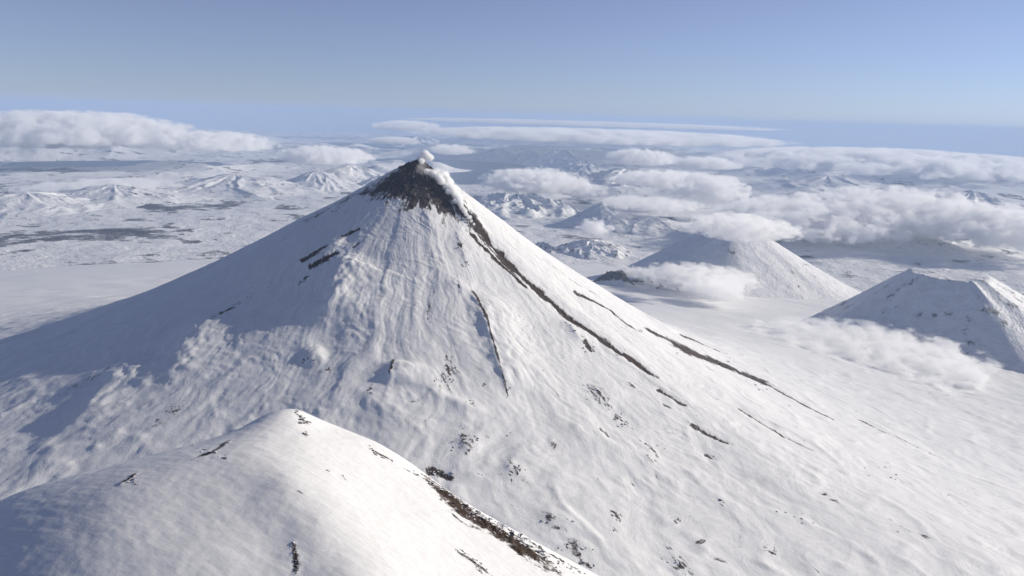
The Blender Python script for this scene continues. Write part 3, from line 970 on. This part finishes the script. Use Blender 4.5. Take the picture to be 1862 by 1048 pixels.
M_DENSE = dense_mat("thick_white_steam", 0.09)
M_STEAM = steam_mat("white_steam", 0.07, (1, 1, 1))
M_THIN = steam_mat("thin_ash_smoke", 0.006, (0.8, 0.77, 0.77))


def puff_mesh(seed, mat):
    from mathutils import noise as mn
    bm = _bm.new(); _bm.ops.create_icosphere(bm, subdivisions=4, radius=1.0)
    for v in bm.verts:
        n = v.co.normalized()
        q = n * 1.7 + Vector((seed * 5.3, seed * 1.9, seed))
        b = mn.voronoi(q * 1.25)[0][0]
        b2 = mn.voronoi(q * 2.9)[0][0]
        v.co = n * (0.66 + 0.40 * (1 - b) + 0.30 * (0.5 - b2))
    me = bpy.data.meshes.new("puff"); bm.to_mesh(me); bm.free(); me.materials.append(mat)
    for p in me.polygons: p.use_smooth = True
    return me


PUFFS = [puff_mesh(i, M_DENSE) for i in range(6)]
SOFTS = [puff_mesh(i + 40, M_STEAM) for i in range(4)]
THINS = [puff_mesh(i + 20, M_THIN) for i in range(3)]
rs = random.Random(11)


def plume(label, pts, cat):
    root = bpy.data.objects.new("steam_plume", None)
    first = True
    for (px, py, r, lift, thin) in pts:
        p = hit(px, py + r * 0.35, volc_base, 1500, 9000)
        d = 4990.0 if p is None else min(math.hypot(*p), 5200) - r * 3.4 * 0.55 - 40
        c = at(px, py, d)
        if first:
            root.location = c; col.objects.link(root); base = c.copy(); first = False
        o = bpy.data.objects.new("puff", rs.choice((PUFFS, THINS, SOFTS)[thin]))
        o.parent = root; o.location = c - base
        R = 1.2 * r * d / FPX
        o.scale = (R * rs.uniform(.9, 1.15), R * rs.uniform(.9, 1.1), R * rs.uniform(.85, 1.1))
        o.rotation_euler = (rs.uniform(-.4, .4), rs.uniform(-.4, .4), rs.uniform(0, 6.28))
        col.objects.link(o)
    return tag(root, label, cat)


plume("white steam puff rising from the black summit vent", [
    (770, 286, 8, 0, 2), (777, 284, 8, 0, 2), (763, 289, 6, 0, 2), (784, 287, 6, 0, 2), (774, 279, 6, 0, 2), (767, 293, 6, 0, 2), (776, 286, 4, 0, 0), (769, 283, 3.5, 0, 0), (781, 284, 3, 0, 0), (772, 295, 5, 0, 1)], "steam")
tr = [(768, 302, 8, 0, 1), (764, 308, 9, 0, 1), (772, 312, 8, 0, 1), (776, 312, 6, 0, 0), (784, 316, 5, 0, 0), (795, 312, 5, 0, 0), (790, 318, 6, 0, 0), (798, 322, 8, 0, 0), (806, 320, 7, 0, 0), (811, 318, 6, 0, 0), (812, 327, 7, 0, 0),
      (803, 330, 7, 0, 0), (816, 334, 6, 0, 0), (811, 339, 7, 0, 0), (819, 343, 7, 0, 0), (815, 349, 6, 0, 0), (824, 350, 7, 0, 0), (828, 357, 7, 0, 0), (832, 364, 6.5, 0, 0), (827, 366, 5, 0, 0),
      (837, 371, 6, 0, 0), (840, 378, 5.5, 0, 0), (845, 384, 5, 0, 0), (848, 390, 4.5, 0, 0), (852, 396, 4, 0, 0), (857, 402, 3.2, 0, 0), (862, 408, 2.4, 0, 0)]
tr = tr + [(a + rs.uniform(-2, 3), b - rs.uniform(0, 3), c * 1.2, 0, 2) for a, b, c, _, k in tr[::2] if k == 0]
plume("long trail of white steam rolling down the edge of the black ash cap", tr, "steam")

# ------------------------------------------------------------------ the air
m, nt, out = new_mat("pale_blue_air"); g = N(nt)
vol = g.node("ShaderNodeVolumePrincipled")
vol.inputs["Color"].default_value = (0.50, 0.65, 0.91, 1)
vol.inputs["Density"].default_value = 1.3e-5
g.link(vol.outputs[0], out.inputs["Volume"])
bm = _bm.new(); _bm.ops.create_cube(bm, size=1.0)
me = bpy.data.meshes.new("haze"); bm.to_mesh(me); bm.free(); me.materials.append(m)
haze = bpy.data.objects.new("haze", me)
haze.scale = (640000, 290000, 8300); haze.location = (0, 125000, 3380 - 4150)
col.objects.link(haze)
tag(haze, "pale blue hazy air over the lowland", "haze", kind="stuff")
